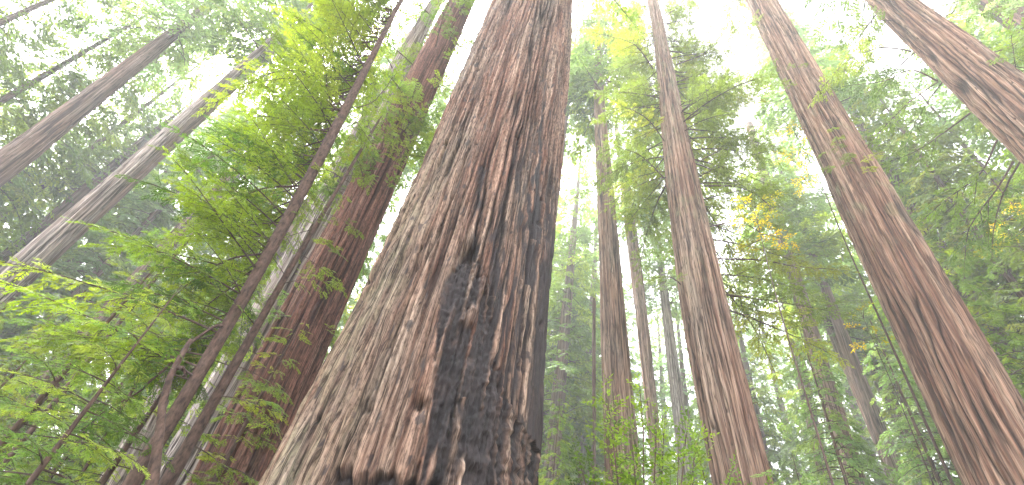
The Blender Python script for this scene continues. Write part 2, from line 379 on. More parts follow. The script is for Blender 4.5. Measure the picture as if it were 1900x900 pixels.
def tube_geo(P, R, sides):
    P = np.asarray(P, float); T = np.gradient(P, axis=0); T /= np.linalg.norm(T, axis=1)[:, None] + 1e-9
    ref = np.array([0.31, 0.2, 0.93]) if abs(T[0, 2]) < 0.8 else np.array([0.9, 0.4, 0.1])
    A = np.cross(T, ref); A /= np.linalg.norm(A, axis=1)[:, None] + 1e-9; B = np.cross(T, A)
    a = np.arange(sides) / sides * 2 * np.pi
    V = P[:, None] + R[:, None, None] * (np.cos(a)[None, :, None] * A[:, None] + np.sin(a)[None, :, None] * B[:, None])
    n, k = len(P), sides; i, j = np.meshgrid(np.arange(n - 1), np.arange(k), indexing='ij'); j2 = (j + 1) % k
    Q = np.stack([i * k + j, i * k + j2, (i + 1) * k + j2, (i + 1) * k + j], -1).reshape(-1, 4)
    return V.reshape(-1, 3), Q
def smooth_line(P, n=14):
    "Catmull-Rom through the points"
    P = np.asarray(P, float)
    if len(P) == 2: return P[0] + (P[1] - P[0]) * np.linspace(0, 1, n)[:, None]
    Q = np.vstack([2 * P[0] - P[1], P, 2 * P[-1] - P[-2]]); out = []
    u = np.linspace(0, len(P) - 1, n)
    for x in u:
        i = min(int(x), len(P) - 2); t = x - i; a, b, c, d = Q[i:i + 4]
        out.append(0.5 * (2 * b + (c - a) * t + (2 * a - 5 * b + 4 * c - d) * t * t + (3 * b - a - 3 * c + d) * t ** 3))
    return np.array(out)
def limb_mesh(P, r0, r1, mat, base, rng, sides=8):
    P = smooth_line(P, 24); P = P + rng.normal(0, 0.012, P.shape) * np.linspace(0.2, 1, 24)[:, None]
    R = np.linspace(r0, r1, 24) * rng.uniform(0.85, 1.15, 24)
    v, q = tube_geo(P - base, R, sides); return raw_mesh('branch', v, q, [mat])

def conifer(f, axis, rad, h0, h1, n, L0, L1, spray, twig, step, azc=None, azw=np.pi, rise=0.1, droop=0.35, r0=0.03, dens=1.0, start=0.2, npts=7, shape=0.8):
    "limbs round the axis between two heights; azc/azw bias them to one side"
    rng = f.rng
    for i in range(n):
        t = ((i + rng.rand()) / n); h = h0 + (h1 - h0) * t
        az = i * 2.39996 + rng.normal(0, 0.3) if azc is None else azc + rng.uniform(-1, 1) * azw
        L = (L0 + (L1 - L0) * t ** shape) * rng.uniform(0.65, 1.2)
        d = np.array([math.sin(az), math.cos(az), 0]); k = np.linspace(0, 1, npts); ri = rise + rng.normal(0, 0.12); dr = droop * rng.uniform(0.5, 1.4)
        bend = np.cross(d, [0, 0, 1]) * rng.normal(0, 0.12)
        p0 = axis(h) + d * rad(h) * 0.6
        P = p0 + d * (k * L)[:, None] + bend * (k ** 2 * L)[:, None] + np.array([0, 0, 1]) * (ri * k * L - dr * k ** 2 * L)[:, None]
        f.branch(P, r0 * L / max(L0, L1), twig * L / max(L0, L1), spray, step, start, dens=dens)

# ---------------------------------------------------------------- the giant with the fire scar
def giant():
    ax = Axis([(900, 517, 999), (750, 582, 1004), (600, 655, 1013), (450, 730, 1029), (300, 795, 1041), (150, 860, 1055), (0, 922, 1066)], 4.4, 72, 3)
    t = thing('giant_redwood', ax.base, 'giant redwood with a black fire scar on its flared trunk, widest tree of all', 'tree')
    def fn(TH, Hh, R, d, fur, li, seed):
        U0 = (TH + np.pi) / (2 * np.pi); D2 = 2 * np.pi
        nz = pn(U0 * 90, Hh * 1.1, 90, 31); nz2 = pn(U0 * 220, Hh * 2.2, 220, 32); nz3 = pn(U0 * 60, Hh * 4.5, 60, 33); nzf = pn(U0 * 300, Hh * 9, 300, 34)
        j = 0.045 * nz + 0.03 * nz2
        tl = np.interp(Hh, [0, 3.5, 4.64, 6.06, 7.03, 7.67, 8.0, 8.2], [.12, .073, .014, -.119, -.15, -.10, -.03, .03])
        tr = np.interp(Hh, [0, 3.5, 4.9, 5.15, 5.53, 6.51, 7.33, 7.9, 8.2], [1.5, 1.5, 1.35, .8, .58, .43, .28, .08, .02])
        m1 = sstep(0.0, 0.02, TH + 0.5 * j - tl) * sstep(0.0, 0.05, tr - TH + 1.6 * j + 0.05 * nz3) * sstep(8.5, 7.7, Hh + 1.0 * nz2 + .5 * nz)
        edge = sstep(0.0, 0.12, TH - np.interp(Hh, [3, 5.6, 8.6, 10, 12], [.90, .92, .94, 1.03, 1.45]) + 2.0 * j) * sstep(12.5, 9.5, Hh + 2.5 * nz)
        def streak(path, wd, soft=0.05):
            hs = [p[1] for p in path]; c = np.interp(Hh, hs, [p[0] for p in path]); wdt = np.interp(Hh, hs, wd)
            inn = (Hh > hs[0] - .2) & (Hh < hs[-1] + .2)
            return np.where(inn, sstep(0, soft, wdt - np.abs(TH - c) + 1.5 * j), 0)
        st = np.maximum.reduce([
            streak([(.80, 9.6), (.77, 10.5), (.69, 12), (.60, 14), (.55, 16.0)], [.15, .14, .09, .07, .02]),
            streak([(.80, 8.2), (.77, 9.0), (.67, 9.9), (.53, 10.8)], [.13, .13, .09, .02]),
            streak([(.05, 7.9), (.036, 8.3), (-.045, 9.3), (-.107, 10.5)], [.06, .06, .05, .04]),
            streak([(.33, 7.3), (.30, 7.8), (.2, 8.5), (.16, 9.2)], [.07, .07, .05, .0]),
            streak([(.47, 7.5), (.45, 8.3), (.42, 9.6), (.38, 11.0)], [.03, .035, .02, .0])])
        speck = sstep(0.34, 0.48, pn(U0 * 70, Hh * 1.3, 70, 41)) * sstep(0.05, 0.4, TH) * sstep(17, 9, Hh) * 0.9
        speck2 = sstep(0.48, 0.56, pn(U0 * 120, Hh * 2.4, 120, 42)) * 0.8
        fc = sstep(.15, .5, fur) * sstep(.05, .3, TH) * sstep(15, 8, Hh + 2 * nz) * .95
        char = np.maximum.reduce([m1, edge * 0.95, st, speck, speck2, fc])
        strip = np.maximum(streak([(.30, 3.2), (.26, 3.9), (.215, 4.75)], [.05, .045, .01]), streak([(.14, 3.3), (.12, 4.0), (.16, 4.5)], [.02, .02, .0]))
        rem = np.maximum(strip, 0.8 * sstep(0.24, 0.46, pn(U0 * 110, Hh * 0.33, 110, 43) + .12 * nz2 + .1 * nzf) * m1)
        knob = np.exp(-(((TH - .15) / .06) ** 2 + ((Hh - 6.4) / .35) ** 2)); rem = np.maximum(rem, 0.75 * sstep(.35, .7, knob + .25 * nz3))
        char = char * (1 - 0.85 * rem)
        deep = m1 * (1 - rem)
        d = d * (1 - 0.35 * m1) - 0.09 * deep - 0.035 * st + 0.10 * knob * m1
        d = d + m1 * (0.05 * nz3 + 0.035 * nzf + 0.05 * nz)
        cav = np.exp(-(((TH + .02) / .07) ** 2 + ((Hh - 7.85) / .28) ** 2)); d = d - 0.22 * cav
        d = d + 0.05 * np.exp(-((TH - tl + .03) / .05) ** 2) * sstep(8.6, 7.2, Hh) * (0.5 + nz)      # lip of bark along the scar
        notch = np.exp(-(((TH + .06) / .06) ** 2 + ((Hh - 4.62) / .12) ** 2)); d = d - 0.18 * notch
        rim = sstep(3.62, 3.45, Hh + 0.25 * nz + 0.12 * nz3) * sstep(-.55, -.45, TH + j) * sstep(.3, .1, TH); d = d - 0.16 * rim; char = np.maximum(char, rim)
        fur = np.clip(np.maximum(fur * (1 - .5 * m1), np.maximum(notch, cav)), 0, 1)
        li = li * (1 - char)
        return d, char, fur, li
    def lich(TH, Hh): return 0.3 * sstep(-0.25, -0.9, TH) * sstep(16, 7, Hh)
    hs = np.r_[np.linspace(-.5, 2.6, 8)[:-1], np.linspace(2.6, 14, 640)[:-1], np.linspace(14, 30, 420), np.linspace(30, 72, 30)[1:]]
    me = trunk_mesh(ax, M_GIANT, 620, hs, fw=0.23, dep=0.12, seed=11, flute=0.05, fn=fn, lich=lich, pits=60, stretch=30)
    part('trunk', me, t)
    f = Foliage(T_MID, M_LEAF, PAL_MID, 5)
    conifer(f, ax.at, ax.rad, 38, 70, 70, 6, 1.5, 0.9, 2.2, 0.7, r0=0.09)
    part('crown', f.build(ax.base), t)
    return ax

PAL_BRIGHT = [((0.145, 0.23, 0.018), .36), ((0.115, 0.19, 0.02), .28), ((0.185, 0.26, 0.024), .2), ((0.06, 0.13, 0.018), .16)]
PAL_MID = [((0.115, 0.195, 0.026), .4), ((0.08, 0.145, 0.028), .3), ((0.165, 0.235, 0.026), .3)]
PAL_OLIVE = [((0.12, 0.18, 0.024), .45), ((0.095, 0.145, 0.024), .3), ((0.18, 0.22, 0.024), .25)]
PAL_COOL = [((0.13, 0.215, 0.06), .45), ((0.10, 0.18, 0.055), .3), ((0.17, 0.25, 0.06), .25)]
PAL_YELLOW = [((0.60, 0.47, 0.015), .55), ((0.34, 0.34, 0.02), .45)]
PAL_SHRUB = [((0.085, 0.16, 0.018), .45), ((0.05, 0.10, 0.016), .3), ((0.13, 0.21, 0.022), .25)]

AX_G = giant()

# ---------------------------------------------------------------- other big trees
def tree(name, label, spec, dia, H, mat, nu, seen, fw, dep, seed, deg=2, group=None, cat='tree', **kw):
    ax = Axis(spec, dia, H, deg); t = thing(name, ax.base, label, cat, group)
    part('trunk', trunk_mesh(ax, mat, nu, heights(ax, seen), fw, dep, seed, **kw), t)
    return ax, t
def hero(f, t, ax, pts, dz, r0, r1, mat, twig=None, spray=0.3, step=0.25, rng=np.random.RandomState(77), start=0.25, col=None, flat=1.0):
    "one limb through photograph pixels, its depth running from the trunk's to the trunk's + dz"
    h = np.linspace(ax.low_seen, ax.H, 400); pr = proj(ax.at(h)); k = int(np.argmin(np.hypot(pr[:, 0] - pts[0][0], pr[:, 1] - pts[0][1])))
    z0 = depth(ax.at(h[k])); n = len(pts)
    P = np.array([pt(x, y, z0 + dz * (i / max(1, n - 1))) for i, (x, y) in enumerate(pts)])
    part('branch', limb_mesh(P, r0, r1, mat, ax.base, rng), t)
    if twig: f.branch(smooth_line(P, 12), r0, twig, spray, step, start, wood=False, col=col)

# second tree: reddish, left behind the giant
ax, t = tree('redwood', 'dark reddish redwood just left behind the giant, its trunk sprouting green tufts',
    [(0, 835, 882), (150, 755, 820), (300, 672, 760), (450, 588, 700), (600, 515, 632), (750, 440, 555), (900, 350, 525)], 2.3, 66, M_RED, 240, 520, 0.21, 0.085, 21, flute=0.10, stretch=50)
f = Foliage(T_FINE, M_LEAF, PAL_MID, 22)
rng = f.rng
for k in range(48):                                     # sprouts along the trunk
    h = rng.choice([rng.uniform(4.5, 14), rng.uniform(16, 24), rng.uniform(16, 24), rng.uniform(26, 37)]); az = math.atan2(-ax.hd[0], -ax.hd[1]) + rng.normal(0.2, 0.9)
    d = np.array([math.sin(az), math.cos(az), 0]); L = rng.uniform(0.5, 1.7) * (1.3 if h > 15 else 0.9); u = np.linspace(0, 1, 5)
    P = ax.at(h) + d * ax.rad(h) * .9 + d * (u * L)[:, None] + np.array([0, 0, 1]) * (0.25 * u - .4 * u ** 2)[:, None] * L + rng.normal(0, .25, 3) * u[:, None] * L
    f.branch(P, 0.02, 0.6, 0.34, 0.14, 0.1)
conifer(f, ax.at, ax.rad, 17, 40, 18, 2.6, 3.4, 0.5, 1.1, 0.35, r0=0.05, droop=0.45)
conifer(f, ax.at, ax.rad, 40, 65, 46, 4.5, 1.5, 0.8, 1.8, 0.7, r0=0.07)
part('crown', f.build(ax.base), t)

ax, t = tree('redwood', 'pale weathered shaggy trunk half hidden left of the dark reddish redwood',
    [(100, 735, 775), (300, 622, 690), (450, 540, 610), (600, 462, 540), (750, 372, 470), (900, 265, 400)], 1.9, 58, M_GREY, 160, 420, 0.24, 0.09, 31, flute=0.16, stretch=40)
f = Foliage(T_MID, M_LEAF, PAL_MID, 32)
conifer(f, ax.at, ax.rad, 20, 57, 60, 4.2, 1.5, 0.7, 1.6, 0.55, r0=0.06)
part('crown', f.build(ax.base), t)
ax, t = tree('dead_snag', 'pale grey broken snag behind the slender crooked stems', [(570, 378, 392), (650, 326, 358), (750, 268, 314), (900, 170, 244)], 1.0, 12.6, M_GREY, 64, 120, 0.09, 0.03, 41, deg=1, cat='dead tree', flute=.15)

# slender young trees at left, in front
AXA, t = tree('young_hemlock', 'slender dark young tree with bright green sprays, longest thin stem left of the giant',
    [(20, 728, 738), (110, 682, 696), (245, 606, 628), (360, 545, 570), (470, 488, 516), (600, 413, 440), (750, 312, 345), (900, 228, 266)], .27, 24.5, M_STEM, 20, 160, 0.05, 0.006, 51, deg=4)
ax = AXA; f = Foliage(T_FINE, M_LEAF, PAL_BRIGHT, 52)
for pts, dz, r0, tw in [([(690, 110), (650, 60), (600, 10)], 0.6, .02, .9), ([(648, 190), (590, 150), (540, 145), (475, 152)], -1.2, .03, 1.0),
    ([(640, 215), (612, 180), (600, 100)], -.6, .02, .8), ([(625, 205), (560, 135), (505, 60)], 1.0, .02, .9),
    ([(640, 205), (590, 145), (530, 131), (470, 150), (400, 190)], -1.0, .03, 1.1), ([(645, 203), (672, 240), (695, 275)], -.8, .018, .5),
    ([(555, 345), (480, 352), (430, 385), (360, 440)], -1.2, .03, .9), ([(612, 245), (560, 235), (490, 215), (420, 240)], .8, .025, 1.0),
    ([(560, 330), (500, 290), (430, 280), (350, 310)], 1.5, .028, 1.1), ([(500, 470), (430, 480), (360, 520), (300, 570)], -1.0, .028, .9),
    ([(420, 605), (395, 608), (350, 640), (310, 680), (260, 725), (200, 760), (150, 800)], -1.6, .04, .5),
    ([(470, 520), (420, 540), (370, 580), (345, 620)], .5, .018, .6), ([(640, 200), (690, 190), (740, 130)], 1.0, .02, .6)]:
    hero(f, t, ax, pts, dz, r0, .006, M_STEM, tw, .20, .14)
az_l = math.atan2(ax.hd[0], ax.hd[1]) - RAD(62)
conifer(f, ax.at, ax.rad, 5.0, 24, 150, 2.6, 2.5, .21, .85, .15, azc=az_l, azw=1.25, r0=.022, rise=.08, droop=.14, start=.15)
part('crown', f.build(ax.base), t)

ax, t = tree('young_hemlock', 'thin straight young stem with brown bark, nearest the dark reddish redwood',
    [(455, 558, 570), (565, 492, 508), (650, 440, 460), (740, 388, 413), (870, 310, 340)], .24, 15.5, M_STEM, 18, 100, 0.05, 0.006, 61, deg=2)
f = Foliage(T_FINE, M_LEAF, PAL_OLIVE, 62)
conifer(f, ax.at, ax.rad, 4.2, 15.3, 20, 1.5, 1.0, .25, .6, .2, r0=.015, rise=.12, droop=.2)
part('crown', f.build(ax.base), t)
ax, t = tree('bare_stem', 'short dark crooked stem forking low beside the slender young tree',
    [(680, 318, 332), (700, 308, 322), (750, 293, 310), (800, 286, 306), (900, 268, 296)], .2, 1.0, M_STEM, 14, 60, 0.05, 0.006, 66, deg=0, cat='young tree')
f = None
hero(f, t, ax, [(322, 685), (338, 682), (345, 698)], .1, .04, .012, M_STEM)
ax, t = tree('bare_stem', 'thinnest leafless pole leaning among the pale green leaves at lower left',
    [(685, 266, 273), (760, 221, 229), (885, 144, 152)], .07, 1.0, M_STEM, 10, 40, 0.05, 0.003, 67, deg=1, cat='young tree')

# right of the giant
AX9, t = tree('redwood', 'mid sized redwood with mossy twigs and spreading green limbs, right of the giant',
    [(0, 1200, 1220), (100, 1216, 1243), (200, 1222, 1267), (300, 1230, 1290), (400, 1240, 1310), (500, 1252, 1337), (600, 1270, 1362), (700, 1287, 1387), (800, 1302, 1410), (900, 1318, 1440)], 2.3, 66, M_TAN, 280, 620, 0.25, 0.085, 71, deg=3, stretch=32, pits=26, lich=lambda TH, H: 0.45 * sstep(.45, .75, pn((TH + np.pi) / 2 / np.pi * 9, H / 2.5, 9, 5) + .5) * sstep(12, 30, H))
ax = AX9; f = Foliage(T_FINE, M_LEAF, PAL_OLIVE, 72)
for pts, dz, r0, tw in [([(1275, 222), (1320, 198), (1365, 185), (1430, 160)], -1.5, .06, 2.0), ([(1273, 190), (1330, 170), (1395, 150), (1440, 125)], 1.5, .06, 2.2),
    ([(1305, 345), (1370, 347), (1415, 370), (1428, 395), (1400, 430)], -2.5, .055, .9), ([(1212, 128), (1185, 90), (1160, 75), (1100, 60)], -1.0, .06, 2.0),
    ([(1200, 65), (1165, 33), (1130, 10)], 1, .05, 2.0), ([(1240, 272), (1200, 220), (1150, 195)], -1.2, .05, 1.3), ([(1232, 330), (1190, 290), (1140, 270)], 1.5, .05, 1.4),
    ([(1330, 480), (1415, 483), (1480, 495), (1555, 500)], -2.0, .05, 1.2), ([(1272, 535), (1245, 515), (1215, 515)], -1.0, .05, .9), ([(1245, 95), (1290, 100), (1300, 130)], -.8, .04, 1.5),
    ([(1235, 45), (1270, 40), (1310, 75)], -1.5, .05, 1.8), ([(1240, 20), (1290, -10), (1350, -20)], -1, .05, 2.0), ([(1255, 120), (1330, 90), (1400, 40)], 1.0, .06, 2.2),
    ([(1295, 300), (1360, 270), (1430, 270)], 2.0, .05, 1.6), ([(1318, 420), (1380, 410), (1450, 420)], 1.5, .04, 1.3), ([(1250, 180), (1200, 165), (1160, 170)], 1.2, .05, 1.5)]:
    hero(f, t, ax, pts, dz, r0, .012, M_STEM, tw, .44, .28, start=.25)
for pts in [[(1323, 740), (1350, 738), (1372, 770), (1398, 748), (1412, 752)], [(1372, 768), (1388, 782), (1402, 800)], [(1330, 600), (1345, 640), (1347, 665), (1335, 680)], [(1310, 572), (1325, 580), (1338, 610)]]:
    hero(f, t, ax, pts, -1.3, .035, .018, M_MOSS)
conifer(f, ax.at, ax.rad, 17, 56, 42, 5.5, 3.5, .6, 2.0, .38, azc=math.atan2(ax.hd[0], ax.hd[1]) + 1.0, azw=.7, r0=.06, rise=.12, droop=.3, start=.25)
conifer(f, ax.at, ax.rad, 34, 60, 22, 5, 3, .6, 2.0, .4, azc=math.atan2(ax.hd[0], ax.hd[1]) - 1.2, azw=.7, r0=.05, rise=.1, droop=.3, start=.25)
conifer(f, ax.at, ax.rad, 27, 65, 105, 5.6, 2.2, .6, 2.1, .40, azc=math.atan2(ax.hd[0], ax.hd[1]), azw=2.3, r0=.06, rise=.05, droop=.4)
part('crown', f.build(ax.base), t)

AX15, t = tree('redwood', 'tall straight clean tan redwood right of centre with moss tufts midway up',
    [(0, 1378, 1440), (150, 1448, 1534), (300, 1512, 1623), (450, 1579, 1720), (600, 1645, 1810), (700, 1690, 1867), (800, 1740, 1926), (900, 1787, 1985)], 2.7, 76, M_WARM, 320, 760, 0.33, 0.12, 81, deg=1, flute=.025, stretch=34,
    lich=lambda TH, H: 0.6 * sstep(.4, .75, pn((TH + np.pi) / 2 / np.pi * 9, H / 1.6, 9, 8) + .35) * np.exp(-((H - 27) / 6.0) ** 2))
ax = AX15; f = Foliage(T_FINE, M_LEAF, PAL_OLIVE, 82); rng = f.rng
for k in range(20):
    x, y = rng.choice(len([0] * 3)), 0
    px, py = [(1670, 300), (1570, 330), (1545, 170)][x]
    h = np.linspace(ax.low_seen, ax.H, 300); pr = proj(ax.at(h)); hh = h[int(np.argmin(abs(pr[:, 1] - py)))] + rng.normal(0, 1.3)
    az = math.atan2(-ax.hd[0], -ax.hd[1]) + rng.normal(-.6 if x != 1 else .4, .5); d = np.array([math.sin(az), math.cos(az), 0]); u = np.linspace(0, 1, 4)
    P = ax.at(hh) + d * (ax.rad(hh) + u * rng.uniform(.3, .8))[:, None] - np.array([0, 0, .25]) * (u ** 2)[:, None]
    f.branch(P, .012, .4, .3, .15, .1)
conifer(f, ax.at, ax.rad, 58, 75, 50, 5, 1.5, .9, 2, .7, r0=.07)
part('crown', f.build(ax.base), t)

AX16, t = tree('redwood', 'broad reddish tan redwood cut by the upper right frame edge',
    [(0, 1588, 1700), (50, 1650, 1780), (100, 1695, 1840), (145, 1730, 1900), (220, 1810, 2000), (315, 1900, 2125)], 2.8, 70, M_WARM, 300, 420, 0.40, 0.14, 91, deg=1, flute=.03, pits=20, stretch=20)
ax = AX16; f = Foliage(T_MID, M_LEAF, PAL_MID, 92)
for pts, dz, r0, tw in [([(1690, 95), (1660, 90), (1625, 90), (1570, 115), (1520, 170)], -2.5, .06, 1.9), ([(1740, 152), (1700, 180), (1670, 205), (1610, 270), (1570, 330)], -3.0, .05, 1.0),
    ([(1740, 150), (1690, 130), (1640, 150), (1560, 160)], 2.5, .06, 2.2), ([(1800, 210), (1760, 240), (1700, 280), (1650, 300)], 1.5, .06, 2.2), ([(1850, 260), (1820, 320), (1770, 360), (1720, 400)], 1, .06, 2.4),
    ([(1690, 40), (1620, 40), (1560, 70)], 2, .05, 2.0), ([(1755, 30), (1770, 20), (1780, -10)], -1, .06, .6), ([(1830, 100), (1850, 95), (1885, 80), (1930, 30)], -1, .05, 1.6), ([(1880, 120), (1885, 130), (1875, 60)], -1, .04, 1.2),
    ([(1880, 300), (1850, 350), (1800, 420), (1790, 480)], 1, .06, 2.4)]:
    hero(f, t, ax, pts, dz, r0, .012, M_STEM, tw, .52, .36, start=.3)
conifer(f, ax.at, ax.rad, 26, 44, 18, 5.5, 3.5, .6, 2.0, .5, azc=math.atan2(ax.hd[0], ax.hd[1]), azw=1.6, r0=.06, rise=.1, droop=.4, start=.35, )
conifer(f, ax.at, ax.rad, 46, 69, 46, 5, 1.5, .85, 2, .7, r0=.07)
part('crown', f.build(ax.base), t)

# ---------------------------------------------------------------- crowns shared by the trees farther off (a metre-scaled crown round a straight stem)
def far_crown(seed, h0, h1, n, L0, L1, spray, twig, step, pal, tm=T_FAR, droop=.45, dens=.9):
    f = Foliage(tm, M_LEAF, pal, seed)
    conifer(f, lambda h: np.array([0, 0, h]) if np.isscalar(h) else np.stack([0 * h, 0 * h, h], -1), lambda h: .3, h0, h1, n, L0, L1, spray, twig, step, r0=.07, droop=droop, dens=dens, start=.15)
    return f.build(np.zeros(3))
CR = {'tall': [far_crown(200 + i, 20, 64, 130, 5.4, 1.8, 1.25, 2.4, .7, [PAL_COOL, PAL_MID, PAL_COOL][i], dens=1) for i in range(3)],
      'high': [far_crown(230 + i, 44, 66, 80, 4.6, 1.8, 1.2, 2.3, .7, [PAL_COOL, PAL_MID, PAL_COOL][i], dens=1) for i in range(3)],
      'full': [far_crown(210 + i, 4, 58, 200, 5.6, 1.4, 1.25, 2.6, .7, [PAL_MID, PAL_COOL, PAL_OLIVE][i], dens=1) for i in range(3)],
      'young': [far_crown(220 + i, 2, 26, 170, 4.2, .8, .7, 1.7, .45, [PAL_MID, PAL_COOL, PAL_OLIVE][i], T_MID, dens=1) for i in range(3)]}

def far_trunk(H, r, seed, mat):
    class A: pass
    a = Axis.__new__(Axis); a.h = np.linspace(0, H, 30); a.x = a.h * 0; a.y = a.h * 0; a.r = r * (1 - a.h / H) ** .75 * (1 + .25 * np.exp(-a.h / 2)) + .02
    a.H = H; a.base = np.zeros(3); a.low_seen, a.top_seen = 2, H - 2; a.hd = np.array([0, 1.0])
    return trunk_mesh(a, mat, 48, np.linspace(-.6, H, 90), .16, .04, seed, stretch=16)
TR = {'tall': far_trunk(66, .9, 301, M_FAR), 'high': far_trunk(67, .8, 304, M_FAR), 'full': far_trunk(60, .42, 302, M_FAR), 'young': far_trunk(27, .18, 303, M_FAR)}

def spec_tree(label, spec, dia, H, mat, seed, crown, var, rot, scale=1.0, nu=90, seen=200, deg=1, group=None, name='redwood'):
    ax, t = tree(name, label, spec, dia, H, mat, nu, seen, .30, .08, seed, deg=deg, group=group, flute=.06, stretch=24)
    if crown:
        c = part('crown', CR[crown][var], t); c.rotation_euler = (0, 0, rot); c.scale = (scale,) * 3 if np.isscalar(scale) else scale
        top = ax.at(ax.H * .7) - ax.base; c.location = (top[0] * .8, top[1] * .8, 0)
    return ax, t
spec_tree('dark hazy redwood leaning across the top left corner', [(280, 0, 85), (185, 135, 200), (100, 245, 295), (20, 360, 393)], 1.7, 72, M_FAR, 401, 'high', 0, .4, 1.0)
spec_tree('pale grey brown bare redwood below the dark hazy one at left', [(200, 345, 380), (260, 278, 320), (450, 62, 132), (575, -95, 0)], 1.5, 60, M_GREY, 402, 'high', 1, 1.4, .95)
spec_tree('narrow mossy trunk close behind the pale grey brown one', [(275, 235, 265), (375, 115, 165), (440, 35, 72)], 1.1, 56, M_FAR, 403, 'high', 1, 2.2, .85)
spec_tree('reddish trunk almost buried in leaves at lower left', [(640, 120, 170), (710, 60, 115), (800, -30, 40)], 1.5, 50, M_FAR, 404, 'young', 0, 3.1, .6)
spec_tree('straight pinkish redwood trunk, first one right of the giant', [(200, 1102, 1122), (300, 1104, 1135), (450, 1109, 1149), (600, 1116, 1162), (750, 1120, 1178), (900, 1125, 1192)], 2.0, 84, M_TAN, 405, 'high', 1, .9, (1.15, 1.15, 1.24), 140, 320)
spec_tree('slimmer redwood leaning beside the straight pinkish one', [(240, 1140, 1150), (300, 1146, 1158), (375, 1152, 1172), (450, 1165, 1187), (600, 1182, 1205), (750, 1195, 1220), (900, 1210, 1232)], 1.0, 76, M_TAN, 406, 'high', 2, 2.9, (1.1, 1.1, 1.12), 80, 260, 2)
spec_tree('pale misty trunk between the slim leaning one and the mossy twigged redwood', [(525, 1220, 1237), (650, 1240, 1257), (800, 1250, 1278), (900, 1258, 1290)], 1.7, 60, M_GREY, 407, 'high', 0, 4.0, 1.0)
spec_tree('thin dark pole of a tree in the bright gap beside the giant', [(560, 1099, 1105), (900, 1098, 1107)], .35, 24, M_FAR, 408, None, 0, 0, 1, 24, 40, name='young_conifer')
spec_tree('upper distant trunk behind drooping sprays, largest of the far right cluster', [(230, 1381, 1395), (350, 1417, 1436), (500, 1457, 1487), (600, 1482, 1517), (700, 1515, 1555), (800, 1540, 1575), (900, 1565, 1602)], 1.5, 70, M_TAN, 409, 'high', 1, .2, (1.35, 1.35, 1.0))
spec_tree('distant pinkish trunk second in the cluster left of the clean tan redwood', [(580, 1518, 1550), (650, 1545, 1580), (750, 1595, 1622), (850, 1635, 1665), (900, 1650, 1685)], 1.6, 62, M_TAN, 410, 'high', 1, 5.1, (1.2, 1.2, .95))
spec_tree('distant dark trunk closest to the foot of the clean tan redwood', [(620, 1578, 1605), (700, 1620, 1645), (800, 1665, 1695), (900, 1705, 1740)], 1.7, 60, M_TAN, 411, 'high', 2, 1.7, (1.2, 1.2, .95))
spec_tree('thin far trunk leftmost in the cluster left of the clean tan redwood', [(650, 1465, 1490), (730, 1485, 1507), (850, 1510, 1535)], 1.4, 60, M_TAN, 412, 'tall', 1, 3.6, .9)
spec_tree('reddish trunk crossing the top right corner above the broad one', [(0, 1785, 1880), (40, 1850, 1945), (90, 1910, 2020)], 2.2, 66, M_RED, 413, 'tall', 0, 2.5, 1.0, 120, 120)
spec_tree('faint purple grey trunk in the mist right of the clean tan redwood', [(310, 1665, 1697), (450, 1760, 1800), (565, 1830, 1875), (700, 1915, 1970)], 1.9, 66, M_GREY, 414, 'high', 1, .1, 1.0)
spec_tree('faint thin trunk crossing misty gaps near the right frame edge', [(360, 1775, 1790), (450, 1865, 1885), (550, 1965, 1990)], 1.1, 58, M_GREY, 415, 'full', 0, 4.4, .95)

# ---------------------------------------------------------------- background trees
def back_tree(kind, var, az, D, scale, rot, label, group, name='conifer'):
    az = RAD(az); t = thing(name, (math.sin(az) * D, math.cos(az) * D, -0.1), label, 'tree', group)
    a = part('trunk', TR[kind], t); b = part('crown', CR[kind][var], t)
    t.scale = (scale,) * 3; t.rotation_euler = (0, 0, rot)
    return t
rng = np.random.RandomState(9)
L_L = ('misty green conifer in the dense backdrop left of the giant', 'conifers in the mist left of the giant')
L_R = ('misty green conifer in the dense backdrop right of the giant', 'conifers in the mist right of the giant')
Y_L = ('leafy young conifer under the taller trees left of the giant', 'young conifers left of the giant')
Y_R = ('leafy young conifer under the taller trees right of the giant', 'young conifers right of the giant')
k = 0
for az in np.arange(-70, 84, 2.1):
    a = az + rng.uniform(-.8, .8)
    if -13 < a < 5: continue
    D = rng.uniform(52, 74) if k % 2 else rng.uniform(74, 110)
    if a > 0 and k % 2: D -= 10
    if a < -46: D = max(D, rng.uniform(84, 110))
    if 4 < a < 13: D = rng.uniform(66, 82)
    if 13 < a < 50: D = max(D, rng.uniform(72, 100))
    lab = L_L if a < 0 else L_R
    back_tree(('tall', 'tall', 'tall', 'full', 'full')[rng.randint(5 if a < 0 else 4)], rng.randint(3), a, D, rng.uniform(1.0, 1.36), rng.uniform(0, 6.28), *lab); k += 1
for a, D, e in [(-60, 22, 9), (-55, 26, 12), (-50, 20, 14), (-46, 28, 19), (-42, 18, 20), (-39, 30, 26), (-35, 22, 27), (-31, 30, 33), (-27, 24, 34), (-22, 30, 38), (-15, 27, 38), (-11, 34, 40)]:
    s = (1.6 + D * math.tan(RAD(e))) / 27
    back_tree('young', rng.randint(3), a, D, s, rng.uniform(0, 6.28), *Y_L)
for a, D, s, v in [(5.5, 33, 1.25, 0), (-9.5, 40, 1.2, 1), (-12, 52, 1.3, 2), (30.2, 40, 1.25, 1), (43, 58, 1.2, 0), (50.5, 42, 1.3, 0), (-46.8, 45, 1.2, 0), (-30, 44, 1.25, 0), (-22, 50, 1.3, 2)]:
    back_tree('high', v, a, D, s, v + a, *(L_L if a < 0 else L_R))
